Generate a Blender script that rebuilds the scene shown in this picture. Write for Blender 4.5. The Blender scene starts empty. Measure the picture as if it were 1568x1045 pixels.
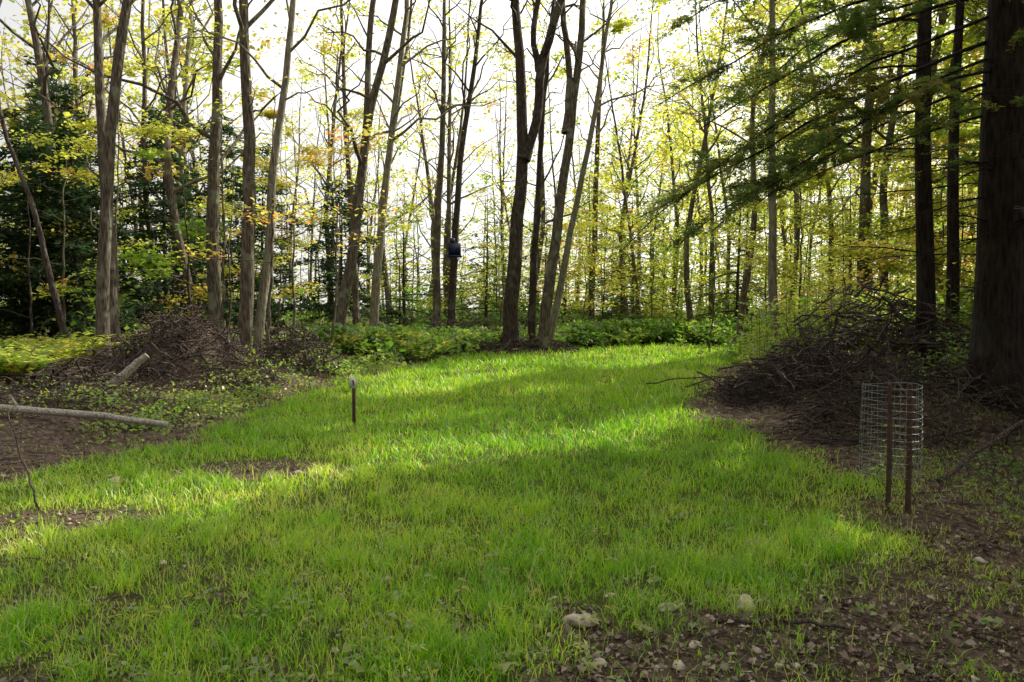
import bpy, math, numpy as np
from mathutils import Vector
R = np.random.default_rng(7)
SC = bpy.context.scene

# ------------------------------------------------------------------ sun
SUN_AZ, SUN_EL = 50.0, 34.0
S = np.array([math.cos(math.radians(SUN_EL))*math.sin(math.radians(SUN_AZ)),
              math.cos(math.radians(SUN_EL))*math.cos(math.radians(SUN_AZ)),
              math.sin(math.radians(SUN_EL))])

# ------------------------------------------------------------------ helpers
def nz(x, y, sc, seed=0):
    r = np.random.default_rng(seed+100)
    o = 0
    for i in range(7):
        a = r.uniform(0, 6.28); f = sc*r.uniform(.6, 1.9); p = r.uniform(0, 6.28)
        o = o + np.sin((x*math.cos(a)+y*math.sin(a))*f+p + 1.3*np.sin((y*math.cos(a)-x*math.sin(a))*f*.7+p*2))
    return o/7*1.6
def sm(t):
    t = np.clip(t, 0, 1); return t*t*(3-2*t)
LY = [-20, 0, 5, 7.5, 9.3, 13.3, 17, 20.7, 28, 40]
LX = [-9, -6, -5.8, -5.0, -4.3, -4.2, -3.8, -2.8, -1.6, 1]
RY = [-20, 0, 4, 5.8, 8, 9.8, 11, 14.4, 20, 26, 32, 40]
RX = [2, 2, 2.5, 3.5, 3.7, 3.3, 3.1, 4.1, 6.2, 9, 11.5, 12]
def eL(y): return np.interp(y, LY, LX)
def eR(y): return np.interp(y, RY, RX)
def hgt(x, y):
    x = np.asarray(x, float); y = np.asarray(y, float)
    dl = eL(y)-x; dr = x-eR(y)
    h = .30*sm((dl-.5)/1.8)*sm((y-3)/5) + .14*sm(dl/1.0)*nz(x, y, 1.8, 3)*sm((y-3)/4)
    h = h + .22*sm((dr-.4)/1.8)*sm((y-6)/3)*sm((30-y)/8)
    h = h + .03*nz(x, y, .8, 5) + .35*sm((y-30)/12)
    h = h + .80*np.exp(-(((x+6.3)/1.5)**2+((y-14.3)/.9)**2)) + .75*np.exp(-(((x+4.8)/.8)**2+((y-16.2)/.9)**2))
    h = h + .22*np.exp(-(((x+9.1)/1.5)**2+((y-12.4)/.8)**2))
    h = h + .25*np.exp(-(((x-.4)/1.8)**2+((y-26.3)/1.2)**2))
    h = h + .7*np.exp(-(((x-6.2)/1.9)**2+((y-12.6)/1.4)**2)) + .4*np.exp(-(((x-5.3)/1.1)**2+((y-9.1)/.9)**2))
    return h
PATCH = [(-2.65, 7.3, .95, .42), (-3.5, 5.75, 1.0, .22), (-4.9, 8.6, .8, .5), (-3.9, 4.9, .5, .8),
         (1.15, 3.25, 1.5, .75), (2.2, 3.8, 1.3, .6), (.2, 2.9, .6, .35), (3.2, 3.2, 1.4, 1.0), (-2.2, 2.9, .9, .3)]
def gmask(x, y):
    n = nz(x, y, 2.5, 11); n2 = nz(x, y, 6, 12)
    m = sm((x-eL(y)+.35*n+.15*n2)/.5)*sm((eR(y)-x+.35*n+.2*n2)/.9)*sm((33-y+n)/1.5)
    for (a, b, rx, ry) in PATCH:
        q = np.sqrt(((x-a)/rx)**2+((y-b)/ry)**2)
        m = m*(1-.92*sm((1.25-q+.35*n+.3*n2)/.7))
    q = np.sqrt(((x-.4)/1.9)**2+((y-26.2)/1.0)**2)
    thin = sm((5.6-y)/1.8)*sm((-x+.2)/2)          # trodden, thinner turf towards the lower left
    m = m*(1-.6*thin*sm(.6+n2))
    return m*(1-sm((1.2-q)/.4))

class MB:
    def __init__(s): s.V = []; s.F = []; s.A = []; s.n = 0
    def add(s, v, f, a):
        v = np.asarray(v, np.float32).reshape(-1, 3)
        s.V.append(v); s.F.append(np.asarray(f, np.int32).reshape(-1, 4)+s.n)
        s.A.append(np.broadcast_to(np.asarray(a, np.float32), (len(v),))); s.n += len(v)
    def build(s, name, mat, parent=None, smooth=False):
        me = bpy.data.meshes.new(name)
        if s.n:
            V = np.concatenate(s.V); F = np.concatenate(s.F); A = np.concatenate(s.A)
            me.vertices.add(len(V)); me.vertices.foreach_set("co", V.ravel())
            me.loops.add(F.size); me.loops.foreach_set("vertex_index", F.ravel())
            me.polygons.add(len(F)); me.polygons.foreach_set("loop_start", np.arange(0, F.size, 4, dtype=np.int32))
            at = me.attributes.new("rnd", 'FLOAT', 'POINT'); at.data.foreach_set("value", np.ascontiguousarray(A))
            me.update(calc_edges=True)
            if smooth: me.polygons.foreach_set("use_smooth", np.ones(len(F), bool))
        ob = bpy.data.objects.new(name, me); SC.collection.objects.link(ob)
        me.materials.append(mat)
        if parent is not None: ob.parent = parent
        return ob
def empty(name):
    o = bpy.data.objects.new(name, None); SC.collection.objects.link(o); o.empty_display_size = .2; return o

def tube(mb, P, rad, n=6, a=.5, cap=False, rough=0):
    P = np.asarray(P, float); m = len(P); rad = np.broadcast_to(np.asarray(rad, float), (m,))
    T = np.gradient(P, axis=0); T /= np.linalg.norm(T, axis=1)[:, None]+1e-9
    ref = np.array([0, 0, 1.]) if abs(T[:, 2].mean()) < .8 else np.array([1., 0, 0])
    U = np.cross(T, ref); U /= np.linalg.norm(U, axis=1)[:, None]+1e-9
    W = np.cross(T, U)
    an = np.arange(n)*2*math.pi/n
    rr = rad[:, None]*np.ones((1, n))
    if rough: rr = rr*(1+rough*np.sin(an*3+1+P[:, 2:3]*.3)+rough*.6*np.sin(an*5+P[:, 2:3]*.7))
    V = P[:, None]+rr[..., None]*(np.cos(an)[None, :, None]*U[:, None]+np.sin(an)[None, :, None]*W[:, None])
    i = np.arange(m-1)[:, None]*n; j = np.arange(n)[None]; k = (j+1) % n
    F = np.stack([i+j, i+k, i+n+k, i+n+j], -1)
    mb.add(V, F, a)
    if cap:
        for e in (0, m-1):
            c = P[e]; ring = V[e]
            vv = np.concatenate([ring, c[None]])
            ff = [[q, (q+1) % n, (q+2) % n, n] for q in range(0, n-1, 2)]
            mb.add(vv, ff, min(1, a+.45))

def leafverts(C, size, tilt, rng, asp=.36, fold=.12, dirs=None):
    N = len(C)
    nn = rng.normal(size=(N, 3))*tilt; nn[:, 2] += 1; nn /= np.linalg.norm(nn, axis=1)[:, None]
    t = rng.normal(size=(N, 3)) if dirs is None else dirs
    t = t-(t*nn).sum(1)[:, None]*nn; t /= np.linalg.norm(t, axis=1)[:, None]+1e-9
    b = np.cross(nn, t)
    s = (size*rng.uniform(.6, 1.3, N))[:, None]
    return np.stack([C-t*s*.5, C+b*s*asp+nn*s*fold, C+t*s*.5-nn*s*fold*.6, C-b*s*asp+nn*s*fold], 1)
def addleaves(mb, V, A):
    N = len(V)
    if N == 0: return
    mb.add(V.reshape(-1, 3), np.arange(4*N).reshape(N, 4), np.repeat(np.clip(A, 0, 1), 4))

# gaps in the crowns: where the sun reaches the ground
SH = [(-3.0, 6.1, -.6, 8.1, .50), (-.9, 7.95, 1.6, 9.6, .58), (1.2, 9.1, 2.9, 11.4, .58), (-5.0, 5.0, -2.2, 6.2, .45),
      (1.9, 7.6, 2.9, 8.9, .28), (-2.4, 13.8, .2, 18.8, .75), (-2.6, 9.8, -.4, 11.4, .3), (2, 22, 8, 30, 2.0), (0, 13.5, 2.2, 16, .4),
      (-8.0, 13.0, -4.6, 16.5, 1.2), (-9.5, 11.5, -6.5, 13.8, .6), (-.8, 3.2, -.1, 3.8, .25), (.5, 5.2, 1.2, 5.9, .22), (2.3, 5.1, 3.1, 6.0, .28),
      (-6, 12, 0, 21.5, .5), (3.6, 10.8, 6.5, 13.6, .6), (-1.7, 4.8, -1.0, 5.4, .25), (-1, 20.5, 3, 24, .9), (1.5, 4.3, 2.2, 4.9, .2), (-5.8, 10.2, -4.2, 11.4, .35), (.2, 3.2, .7, 3.7, .16),
      (-13, 13, -9, 16.5, 1.3)]
def lit(gx, gy):
    shp = gx.shape; gx = gx.ravel(); gy = gy.ravel()
    o = np.zeros(len(gx))
    near = (gx > -15) & (gx < 10.5) & (gy > 2) & (gy < 33)
    X, Y = gx[near], gy[near]; on = np.zeros(len(X))
    w = .12*nz(X, Y, 3.5, 31)
    for (x0, y0, x1, y1, r) in SH:
        dx, dy = x1-x0, y1-y0; L2 = dx*dx+dy*dy
        t = np.clip(((X-x0)*dx+(Y-y0)*dy)/L2, 0, 1)
        d = np.hypot(X-x0-t*dx, Y-y0-t*dy)
        on = np.maximum(on, sm((r*1.15+w-d)/.12))
    o[near] = on
    far = sm((-gx-5.5)/2)
    o = np.maximum(o, far*sm(nz(gx, gy, .8, 33)*1.4+1.15))
    o = np.maximum(o, .72*sm((gy-20)/6))
    return o.reshape(shp)
def gproj(C):
    z = C[..., 2]; return C[..., 0]-S[0]/S[2]*z, C[..., 1]-S[1]/S[2]*z
def keep(C, rng):
    gx, gy = gproj(C)
    k = rng.uniform(size=len(C)) > lit(gx, gy)
    return k | (C[:, 2] < 1.2)
def blocked(x, y):
    """would a trunk here shade one of the long sun streaks?"""
    if x < 2 or y > 60: return False
    p = x*.643-y*.766
    return any(a < p < b for a, b in ((-7.9, -5.5), (-14, -11.4)))

def smooth_path(P, n):
    P = np.asarray(P, float); t = np.concatenate([[0], np.cumsum(np.linalg.norm(np.diff(P, axis=0), axis=1))])
    q = np.linspace(0, t[-1], n)
    o = np.stack([np.interp(q, t, P[:, i]) for i in range(3)], 1)
    for _ in range(3): o[1:-1] = (o[:-2]+2*o[1:-1]+o[2:])/4
    return o

def decid(wood, trunk, r0, H, rng, crown0=5, nl=14, ll=3.6, lps=42, ls=.13, spread=(.42, .16), tilt=.45, up=.8, sides=9, col=.5, rnd=.15, dead=3, sub=6, cull=True, thin=None):
    P = np.asarray(trunk, float)
    if P[-1, 2] < H:
        d = P[-1]-P[-2]; d = d/np.linalg.norm(d); d[:2] *= .5; d /= np.linalg.norm(d)
        k = (H-P[-1, 2])/d[2]
        P = np.concatenate([P, [P[-1]+d*k*.5+rng.normal(size=3)*[.25, .25, 0], P[-1]+d*k]])
    T = smooth_path(P, 26)
    T[2:, :2] += np.cumsum(rng.normal(size=(24, 2))*.025, axis=0)
    h = (T[:, 2]-T[0, 2])/(H)
    rad = r0*(1-.93*np.clip(h, 0, 1)**1.15)+r0*.55*np.exp(-(T[:, 2]-T[0, 2])/.28)
    tube(wood, T, rad, sides, rng.uniform(.3, .7), rough=.05)
    LV = []; LA = []
    az = rng.uniform(0, 6.28)
    for i in range(nl+dead):
        if i < nl: f = (i+rng.uniform(0, 1))/nl; z = crown0+(H-crown0)*.96*f
        else: z = rng.uniform(1.8, crown0+1); f = 0
        az += 2.4+rng.uniform(-.4, .4)
        b = np.array([np.interp(z, T[:, 2], T[:, j]) for j in range(3)])
        rb = np.interp(z, T[:, 2], rad)
        L = ll*(1-.62*f)*rng.uniform(.7, 1.25)
        if i >= nl: L = rng.uniform(.4, 1.4)
        el = up*rng.uniform(.5, 1.2)*(1+.4*f)
        d = np.array([math.cos(az)*math.cos(el), math.sin(az)*math.cos(el), math.sin(el)])
        n = 7; q = np.linspace(0, 1, n)[:, None]
        bend = np.array([rng.normal()*.25, rng.normal()*.25, rng.uniform(-.25, .35)])*L
        B = b+d*L*q+bend*q**2*.6
        B[2:-1] += rng.normal(size=(n-3, 3))*.04*L
        rl = min(rb*.5, .010+.015*L)
        tube(wood, B, rl*(1-.8*q[:, 0]), 5, .5)
        if i >= nl: continue
        for s in range(sub):
            t0 = rng.uniform(.3, 1.0); p = np.array([np.interp(t0, q[:, 0], B[:, j]) for j in range(3)])
            a2 = az+rng.uniform(-1.3, 1.3); e2 = rng.uniform(-.25, .7)
            L2 = L*rng.uniform(.25, .55)
            d2 = np.array([math.cos(a2)*math.cos(e2), math.sin(a2)*math.cos(e2), math.sin(e2)])
            q2 = np.linspace(0, 1, 4)[:, None]
            B2 = p+d2*L2*q2+np.array([0, 0, -.15*L2])*q2**2+rng.normal(size=(4, 3))*.02*L2*q2
            if not (cull and lit(*gproj(B2)).mean() > .6): tube(thin if thin is not None else wood, B2, rl*.38*(1-.75*q2[:, 0])+.003, 4, .5)
            nlv = rng.poisson(lps)
            tt = rng.uniform(.15, 1.15, nlv)[:, None]
            C = p+d2*L2*tt+rng.normal(size=(nlv, 3))*[spread[0], spread[0], spread[1]]*(.35+.5*L2)
            LV.append(leafverts(C, ls, tilt, rng)); LA.append(col+rng.normal()*rnd+rng.normal(size=nlv)*.09)
    return (np.concatenate(LV) if LV else np.zeros((0, 4, 3))), (np.concatenate(LA) if LA else np.zeros(0))

def conifer(wood, base, r0, H, rng, z0=1.5, nl=46, ll=2.6, lps=34, ls=.13, col=.4, droop=.25, sides=9, asp=.2):
    z = np.linspace(base[2]-.2, H, 18)
    T = np.stack([base[0]+.05*np.sin(z*.5+rng.uniform(0, 6)), base[1]+0*z, z], 1)
    h = (z-z[0])/(H-z[0]); rad = r0*(1-.95*h)+r0*.4*np.exp(-(z-z[0])/.3)
    tube(wood, T, rad, sides, .4, rough=.05)
    LV = []; LA = []; az = 0
    for i in range(nl):
        f = (i+rng.uniform())/nl; zz = z0+(H-z0)*f; az += 2.4+rng.uniform(-.5, .5)
        L = ll*(1-.85*f)*rng.uniform(.5, 1.25)+.2
        d = np.array([math.cos(az), math.sin(az), rng.uniform(-.1, .25)])
        q = np.linspace(0, 1, 6)[:, None]
        b = np.array([np.interp(zz, z, T[:, 0]), np.interp(zz, z, T[:, 1]), zz])
        B = b+d*L*q+np.array([0, 0, -droop*L])*q**2
        tube(wood, B, (.008+.011*L)*(1-.8*q[:, 0]), 4, .4)
        n = int(lps*L)
        t = rng.uniform(.15, 1.05, n)**.8
        side = rng.uniform(-1, 1, n)*(.42*L*(1.05-t)+.12)
        perp = np.array([-math.sin(az), math.cos(az), 0])
        C = b+d*L*t[:, None]+np.array([0, 0, -droop*L])*(t**2)[:, None]+perp*side[:, None]+rng.normal(size=(n, 3))*[.07, .07, .09]
        C[:, 2] -= np.abs(side)*.15
        dirs = d*1.0+perp*np.sign(side)[:, None]*rng.uniform(.4, 1.2, n)[:, None]
        LV.append(leafverts(C, ls, .4, rng, asp=asp, fold=0, dirs=dirs)); LA.append(col+rng.normal(size=n)*.15)
    return np.concatenate(LV), np.concatenate(LA)

# ------------------------------------------------------------------ materials
def newmat(name):
    m = bpy.data.materials.new(name); m.use_nodes = True; nt = m.node_tree; nt.nodes.clear()
    out = nt.nodes.new('ShaderNodeOutputMaterial'); return m, nt, out
def ramp(nt, stops):
    r = nt.nodes.new('ShaderNodeValToRGB'); cr = r.color_ramp
    while len(cr.elements) < len(stops): cr.elements.new(.5)
    for e, (p, c) in zip(cr.elements, stops): e.position = p; e.color = (*c, 1)
    return r
def leafmat(name, stops, tstops, trans=.5, gloss=.06):
    m, nt, out = newmat(name); L = nt.links
    at = nt.nodes.new('ShaderNodeAttribute'); at.attribute_name = 'rnd'
    r1 = ramp(nt, stops); r2 = ramp(nt, tstops); L.new(at.outputs['Fac'], r1.inputs[0]); L.new(at.outputs['Fac'], r2.inputs[0])
    d = nt.nodes.new('ShaderNodeBsdfDiffuse'); t = nt.nodes.new('ShaderNodeBsdfTranslucent'); g = nt.nodes.new('ShaderNodeBsdfGlossy')
    g.inputs['Roughness'].default_value = .45; g.inputs['Color'].default_value = (.88, .85, .70, 1)
    L.new(r1.outputs[0], d.inputs[0]); L.new(r2.outputs[0], t.inputs[0])
    x = nt.nodes.new('ShaderNodeMixShader'); x.inputs[0].default_value = trans
    L.new(d.outputs[0], x.inputs[1]); L.new(t.outputs[0], x.inputs[2])
    y = nt.nodes.new('ShaderNodeMixShader'); y.inputs[0].default_value = gloss
    L.new(x.outputs[0], y.inputs[1]); L.new(g.outputs[0], y.inputs[2]); L.new(y.outputs[0], out.inputs[0])
    return m
M_leaf = leafmat('maple_leaves', [(0, (.06, .13, .02)), (.5, (.21, .26, .03)), (.8, (.42, .34, .04)), (1, (.42, .17, .05))],
                 [(0, (.30, .54, .05)), (.5, (.88, .94, .12)), (.8, (1.0, .88, .16)), (1, (1.0, .45, .14))], .68)
M_con = leafmat('spruce_needles', [(0, (.018, .045, .025)), (.6, (.045, .09, .035)), (1, (.10, .16, .045))],
                [(0, (.05, .12, .04)), (.6, (.12, .22, .06)), (1, (.34, .42, .10))], .35)
M_hn = leafmat('hemlock_needles', [(0, (.04, .09, .03)), (.6, (.09, .14, .035)), (1, (.24, .15, .06))],
               [(0, (.16, .30, .06)), (.6, (.36, .48, .08)), (1, (.6, .42, .12))], .5)
M_weed = leafmat('weed_leaves', [(0, (.04, .12, .02)), (.6, (.12, .24, .03)), (1, (.28, .32, .05))],
                 [(0, (.16, .42, .04)), (.6, (.46, .74, .08)), (1, (.82, .8, .12))], .52, .1)
M_grass = leafmat('grass_blades', [(0, (.07, .20, .010)), (.45, (.20, .45, .015)), (.8, (.48, .62, .05)), (1, (.70, .62, .24))],
                  [(0, (.24, .62, .015)), (.45, (.60, 1.0, .03)), (.8, (1.0, 1.0, .16)), (1, (1.0, .95, .4))], .60, .12)
M_fern = leafmat('fern_fronds', [(0, (.10, .2, .03)), (.6, (.28, .33, .05)), (1, (.45, .34, .08))],
                 [(0, (.34, .6, .07)), (.6, (.85, .9, .12)), (1, (.95, .75, .16))], .6)
M_dead = leafmat('dead_leaves', [(0, (.065, .032, .035)), (.4, (.18, .105, .095)), (.75, (.38, .26, .23)), (1, (.62, .48, .44))],
                 [(0, (.08, .04, .03)), (1, (.3, .18, .1))], .15, .10)

def barkmat(name, c0, c1, c2, sc=1.0, lich=.35):
    m, nt, out = newmat(name); L = nt.links
    tc = nt.nodes.new('ShaderNodeTexCoord'); mp = nt.nodes.new('ShaderNodeMapping'); mp.inputs['Scale'].default_value = (9*sc, 9*sc, 1.6*sc)
    L.new(tc.outputs['Object'], mp.inputs[0])
    v = nt.nodes.new('ShaderNodeTexVoronoi'); v.inputs['Scale'].default_value = 2.6; v.feature = 'F1'
    n = nt.nodes.new('ShaderNodeTexNoise'); n.inputs['Scale'].default_value = 3; n.inputs['Detail'].default_value = 8; n.inputs['Roughness'].default_value = .7
    L.new(mp.outputs[0], v.inputs['Vector']); L.new(mp.outputs[0], n.inputs['Vector'])
    mx = nt.nodes.new('ShaderNodeMath'); mx.operation = 'MULTIPLY'; L.new(v.outputs['Distance'], mx.inputs[0]); L.new(n.outputs['Fac'], mx.inputs[1])
    r = ramp(nt, [(.05, c0), (.3, c1), (.62, c2)]); L.new(mx.outputs[0], r.inputs[0])
    n2 = nt.nodes.new('ShaderNodeTexNoise'); n2.inputs['Scale'].default_value = 2.2; n2.inputs['Detail'].default_value = 6; L.new(tc.outputs['Object'], n2.inputs['Vector'])
    r2 = ramp(nt, [(.54, (0, 0, 0)), (.62, (lich, lich, lich))]); L.new(n2.outputs['Fac'], r2.inputs[0])
    mc = nt.nodes.new('ShaderNodeMixRGB'); L.new(r2.outputs[0], mc.inputs[0]); L.new(r.outputs[0], mc.inputs[1]); mc.inputs[2].default_value = (.38, .40, .31, 1)
    b = nt.nodes.new('ShaderNodeBsdfPrincipled'); b.inputs['Roughness'].default_value = .85; b.inputs['Specular IOR Level'].default_value = .25
    L.new(mc.outputs[0], b.inputs['Base Color'])
    bp = nt.nodes.new('ShaderNodeBump'); bp.inputs['Strength'].default_value = .9; bp.inputs['Distance'].default_value = .05
    L.new(mx.outputs[0], bp.inputs['Height']); L.new(bp.outputs[0], b.inputs['Normal']); L.new(b.outputs[0], out.inputs[0])
    return m
M_bark = barkmat('grey_bark', (.05, .038, .032), (.17, .135, .11), (.34, .285, .235), lich=.5)
M_barkd = barkmat('dark_bark', (.03, .019, .019), (.085, .062, .056), (.17, .135, .12), lich=.2)
M_barkl = barkmat('pale_bark', (.14, .12, .095), (.33, .29, .235), (.5, .46, .38), lich=.5)
M_hem = barkmat('hemlock_bark', (.010, .006, .007), (.036, .023, .021), (.08, .053, .046), lich=.05)
M_stick = barkmat('brush_twigs', (.045, .03, .03), (.15, .108, .10), (.38, .30, .27), sc=3, lich=.1)
M_birch = barkmat('weathered_log', (.26, .23, .2), (.58, .52, .46), (.74, .69, .63), sc=2, lich=.1)

# ground
mg, nt, out = newmat('ground_soil'); L = nt.links
tc = nt.nodes.new('ShaderNodeTexCoord')
def noise(sc, det=8, ro=.65):
    n = nt.nodes.new('ShaderNodeTexNoise'); n.inputs['Scale'].default_value = sc; n.inputs['Detail'].default_value = det; n.inputs['Roughness'].default_value = ro
    L.new(tc.outputs['Object'], n.inputs['Vector']); return n
n2 = noise(14, 10, .75); n3 = noise(60, 5, .8)
rs = ramp(nt, [(.3, (.055, .036, .034)), (.48, (.15, .105, .088)), (.62, (.30, .235, .19)), (.75, (.48, .42, .35))]); L.new(n2.outputs['Fac'], rs.inputs[0])
rg = ramp(nt, [(.3, (.045, .07, .015)), (.5, (.10, .15, .02)), (.7, (.23, .22, .06))]); L.new(n2.outputs['Fac'], rg.inputs[0])
vo = nt.nodes.new('ShaderNodeTexVoronoi'); vo.inputs['Scale'].default_value = 22; L.new(tc.outputs['Object'], vo.inputs['Vector'])
mv = nt.nodes.new('ShaderNodeMixRGB'); mv.blend_type = 'MULTIPLY'; mv.inputs[0].default_value = .5
rv = ramp(nt, [(0, (.5, .42, .4)), (.5, (1, .9, .8)), (1, (1.3, 1.2, 1.1))]); L.new(vo.outputs['Color'], rv.inputs[0])
L.new(rs.outputs[0], mv.inputs[1]); L.new(rv.outputs[0], mv.inputs[2])
at = nt.nodes.new('ShaderNodeAttribute'); at.attribute_name = 'rnd'
mxg = nt.nodes.new('ShaderNodeMixRGB'); L.new(at.outputs['Fac'], mxg.inputs[0]); L.new(mv.outputs[0], mxg.inputs[1]); L.new(rg.outputs[0], mxg.inputs[2])
b = nt.nodes.new('ShaderNodeBsdfPrincipled'); b.inputs['Roughness'].default_value = .95; b.inputs['Specular IOR Level'].default_value = .15
L.new(mxg.outputs[0], b.inputs['Base Color'])
ad = nt.nodes.new('ShaderNodeMath'); ad.operation = 'ADD'; L.new(n2.outputs['Fac'], ad.inputs[0]); L.new(n3.outputs['Fac'], ad.inputs[1])
bp = nt.nodes.new('ShaderNodeBump'); bp.inputs['Strength'].default_value = .8; bp.inputs['Distance'].default_value = .04
L.new(ad.outputs[0], bp.inputs['Height']); L.new(bp.outputs[0], b.inputs['Normal']); L.new(b.outputs[0], out.inputs[0])

def simple(name, c, rough=.7, metal=0, nscale=20, var=.4):
    m, nt, out = newmat(name); L = nt.links
    tc = nt.nodes.new('ShaderNodeTexCoord'); n = nt.nodes.new('ShaderNodeTexNoise'); n.inputs['Scale'].default_value = nscale; n.inputs['Detail'].default_value = 7
    L.new(tc.outputs['Object'], n.inputs['Vector'])
    r = ramp(nt, [(.3, tuple(k*(1-var) for k in c)), (.7, tuple(min(1, k*(1+var)) for k in c))]); L.new(n.outputs['Fac'], r.inputs[0])
    b = nt.nodes.new('ShaderNodeBsdfPrincipled'); b.inputs['Roughness'].default_value = rough; b.inputs['Metallic'].default_value = metal
    L.new(r.outputs[0], b.inputs['Base Color'])
    bp = nt.nodes.new('ShaderNodeBump'); bp.inputs['Strength'].default_value = .5; bp.inputs['Distance'].default_value = .01
    L.new(n.outputs['Fac'], bp.inputs['Height']); L.new(bp.outputs[0], b.inputs['Normal']); L.new(b.outputs[0], out.inputs[0]); return m
M_rock = simple('field_stone', (.45, .38, .31), .85, nscale=25, var=.45)
M_stake = simple('weathered_stake', (.10, .055, .045), .9, nscale=30)
M_wire = simple('galvanised_wire', (.40, .41, .43), .5, .6)
M_sign = simple('sign_plate', (.78, .76, .68), .6, var=.12)
M_black = simple('black_paint', (.02, .02, .022), .5)
M_blue = simple('dark_blue_plastic', (.012, .02, .08), .4)

# ------------------------------------------------------------------ ground
u = np.linspace(-1, 1, 341); ax = np.sinh(u*5.2)/np.sinh(5.2)*400
gx, gy = np.meshgrid(ax, ax+10)
gz = hgt(gx, gy); n = len(ax)
mb = MB(); i, j = np.meshgrid(np.arange(n-1), np.arange(n-1), indexing='ij')
F = np.stack([i*n+j, i*n+j+1, (i+1)*n+j+1, (i+1)*n+j], -1)
far = sm((gy-36)/8)*.6+sm((-gx-14)/8)*.5*(gy > 14)
mb.add(np.stack([gx, gy, gz], -1), F, np.clip(gmask(gx, gy)+far, 0, 1).ravel())
mb.build('ground', mg, smooth=True)

# ------------------------------------------------------------------ lawn grass
def sample_ground(K, ymin, ymax, power, xf=.78, rng=R):
    y = np.exp(rng.uniform(math.log(ymin), math.log(ymax), K)) if power == 2 else rng.uniform(ymin, ymax, K)
    x = rng.uniform(-1, 1, K)*(xf*y+.8)
    return x, y
def blades(mb, x, y, h, w, rnd, lean=.5):
    N = len(x); z = hgt(x, y); a = R.uniform(0, 6.28, N); la = R.uniform(0, 6.28, N); le = lean*R.uniform(.1, 1.2, N)*h
    dx, dy = np.cos(a)*w/2, np.sin(a)*w/2; lx, ly = np.cos(la)*le, np.sin(la)*le
    V = np.zeros((N, 6, 3))
    for k, (hh, ll, ww) in enumerate([(0, 0, 1), (.55, .3, .85), (1, 1, .12)]):
        zz = z-.005+h*hh*(1 if k < 2 else .92)
        V[:, 2*k] = np.stack([x-dx*ww+lx*ll, y-dy*ww+ly*ll, zz], 1); V[:, 2*k+1] = np.stack([x+dx*ww+lx*ll, y+dy*ww+ly*ll, zz], 1)
    b = np.arange(N)[:, None, None]*6; F = b+np.array([[0, 1, 3, 2], [2, 3, 5, 4]])[None]
    mb.add(V, F, np.repeat(np.clip(rnd, 0, 1), 6))
mb = MB()
x, y = sample_ground(460000, 2.6, 34, 2)
g = gmask(x, y); dn = .58+.45*nz(x, y, 3, 8)+.45*nz(x, y, 9, 9)-.10*sm((5.2-y)/1.5)
side = (x > eR(y)-.5)*(y < 9)*sm(.4+nz(x, y, 4, 77))*.25
k = R.uniform(size=len(x)) < g*np.clip(dn, .08, 1)+.04*(x > eL(y)-1)*(x < eR(y)+2.5)+side*(x < 6)
x, y, g = x[k], y[k], g[k]
tuft = sm(nz(x, y, 11, 26)*1.3+.2)
h = (.06+.02*nz(x, y, 1.5, 21)+.02*nz(x, y, 7, 22)+.065*tuft)*R.uniform(.35, 1.5, len(x))*(.5+.5*g)*(1+.6*sm((y-7)/8))
w = .0058*np.maximum(1, y/5)**.85
blades(mb, x, y, np.maximum(h, .015), w, .38+.25*nz(x, y, .7, 23)+.2*nz(x, y, 4, 24)-.12*tuft+R.normal(size=len(x))*.2+(1-g)*.2, .95)
x, y = sample_ground(14000, 2.8, 30, 2); g = gmask(x, y); k = R.uniform(size=len(x)) < g; x, y = x[k], y[k]
blades(mb, x, y, R.uniform(.08, .19, len(x)), .004*np.maximum(1, y/5)**.8, R.uniform(.6, 1, len(x)), .7)
mb.build('lawn_grass', M_grass)

mb = MB(); x, y = sample_ground(2200, 2.6, 12, 2)
k = (nz(x, y, 1.6, 41) > .0) & (x > eL(y)) & (x < eR(y)+1.5) & (R.uniform(size=len(x)) < gmask(x, y)+.16); x, y = x[k], y[k]
for a, c in zip(x, y):
    q = R.integers(4, 10); C = np.stack([a+R.normal(size=q)*.03, c+R.normal(size=q)*.03, hgt(a, c)+R.uniform(.02, .07, q)], 1)
    addleaves(mb, leafverts(C, R.choice([.022, .03, .04]), .5, R, asp=.4), R.normal(size=q)*.15+.65)
mb.build('clover_patch', M_weed)
# broad-leaved weeds with pointed leaves in rosettes
mb = MB()
for _ in range(120):
    a, c = (R.uniform(-2.4, .8), R.uniform(3.0, 5.2)) if R.uniform() < .75 else (R.uniform(1.5, 4.2), R.uniform(4.2, 6.5))
    if a < -.72*c: continue
    q = R.integers(5, 10); th = R.uniform(0, 6.28, q); l = R.uniform(.03, .06)
    C = np.stack([a+np.cos(th)*l*.55, c+np.sin(th)*l*.55, hgt(a, c)+R.uniform(.02, .10)+R.uniform(0, .02, q)], 1)
    addleaves(mb, leafverts(C, l, .25, R, asp=.24, dirs=np.stack([np.cos(th), np.sin(th), .3+0*th], 1)), R.uniform(.6, 1)+R.normal(size=q)*.06)
mb.build('plantain_weeds', M_weed)

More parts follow.
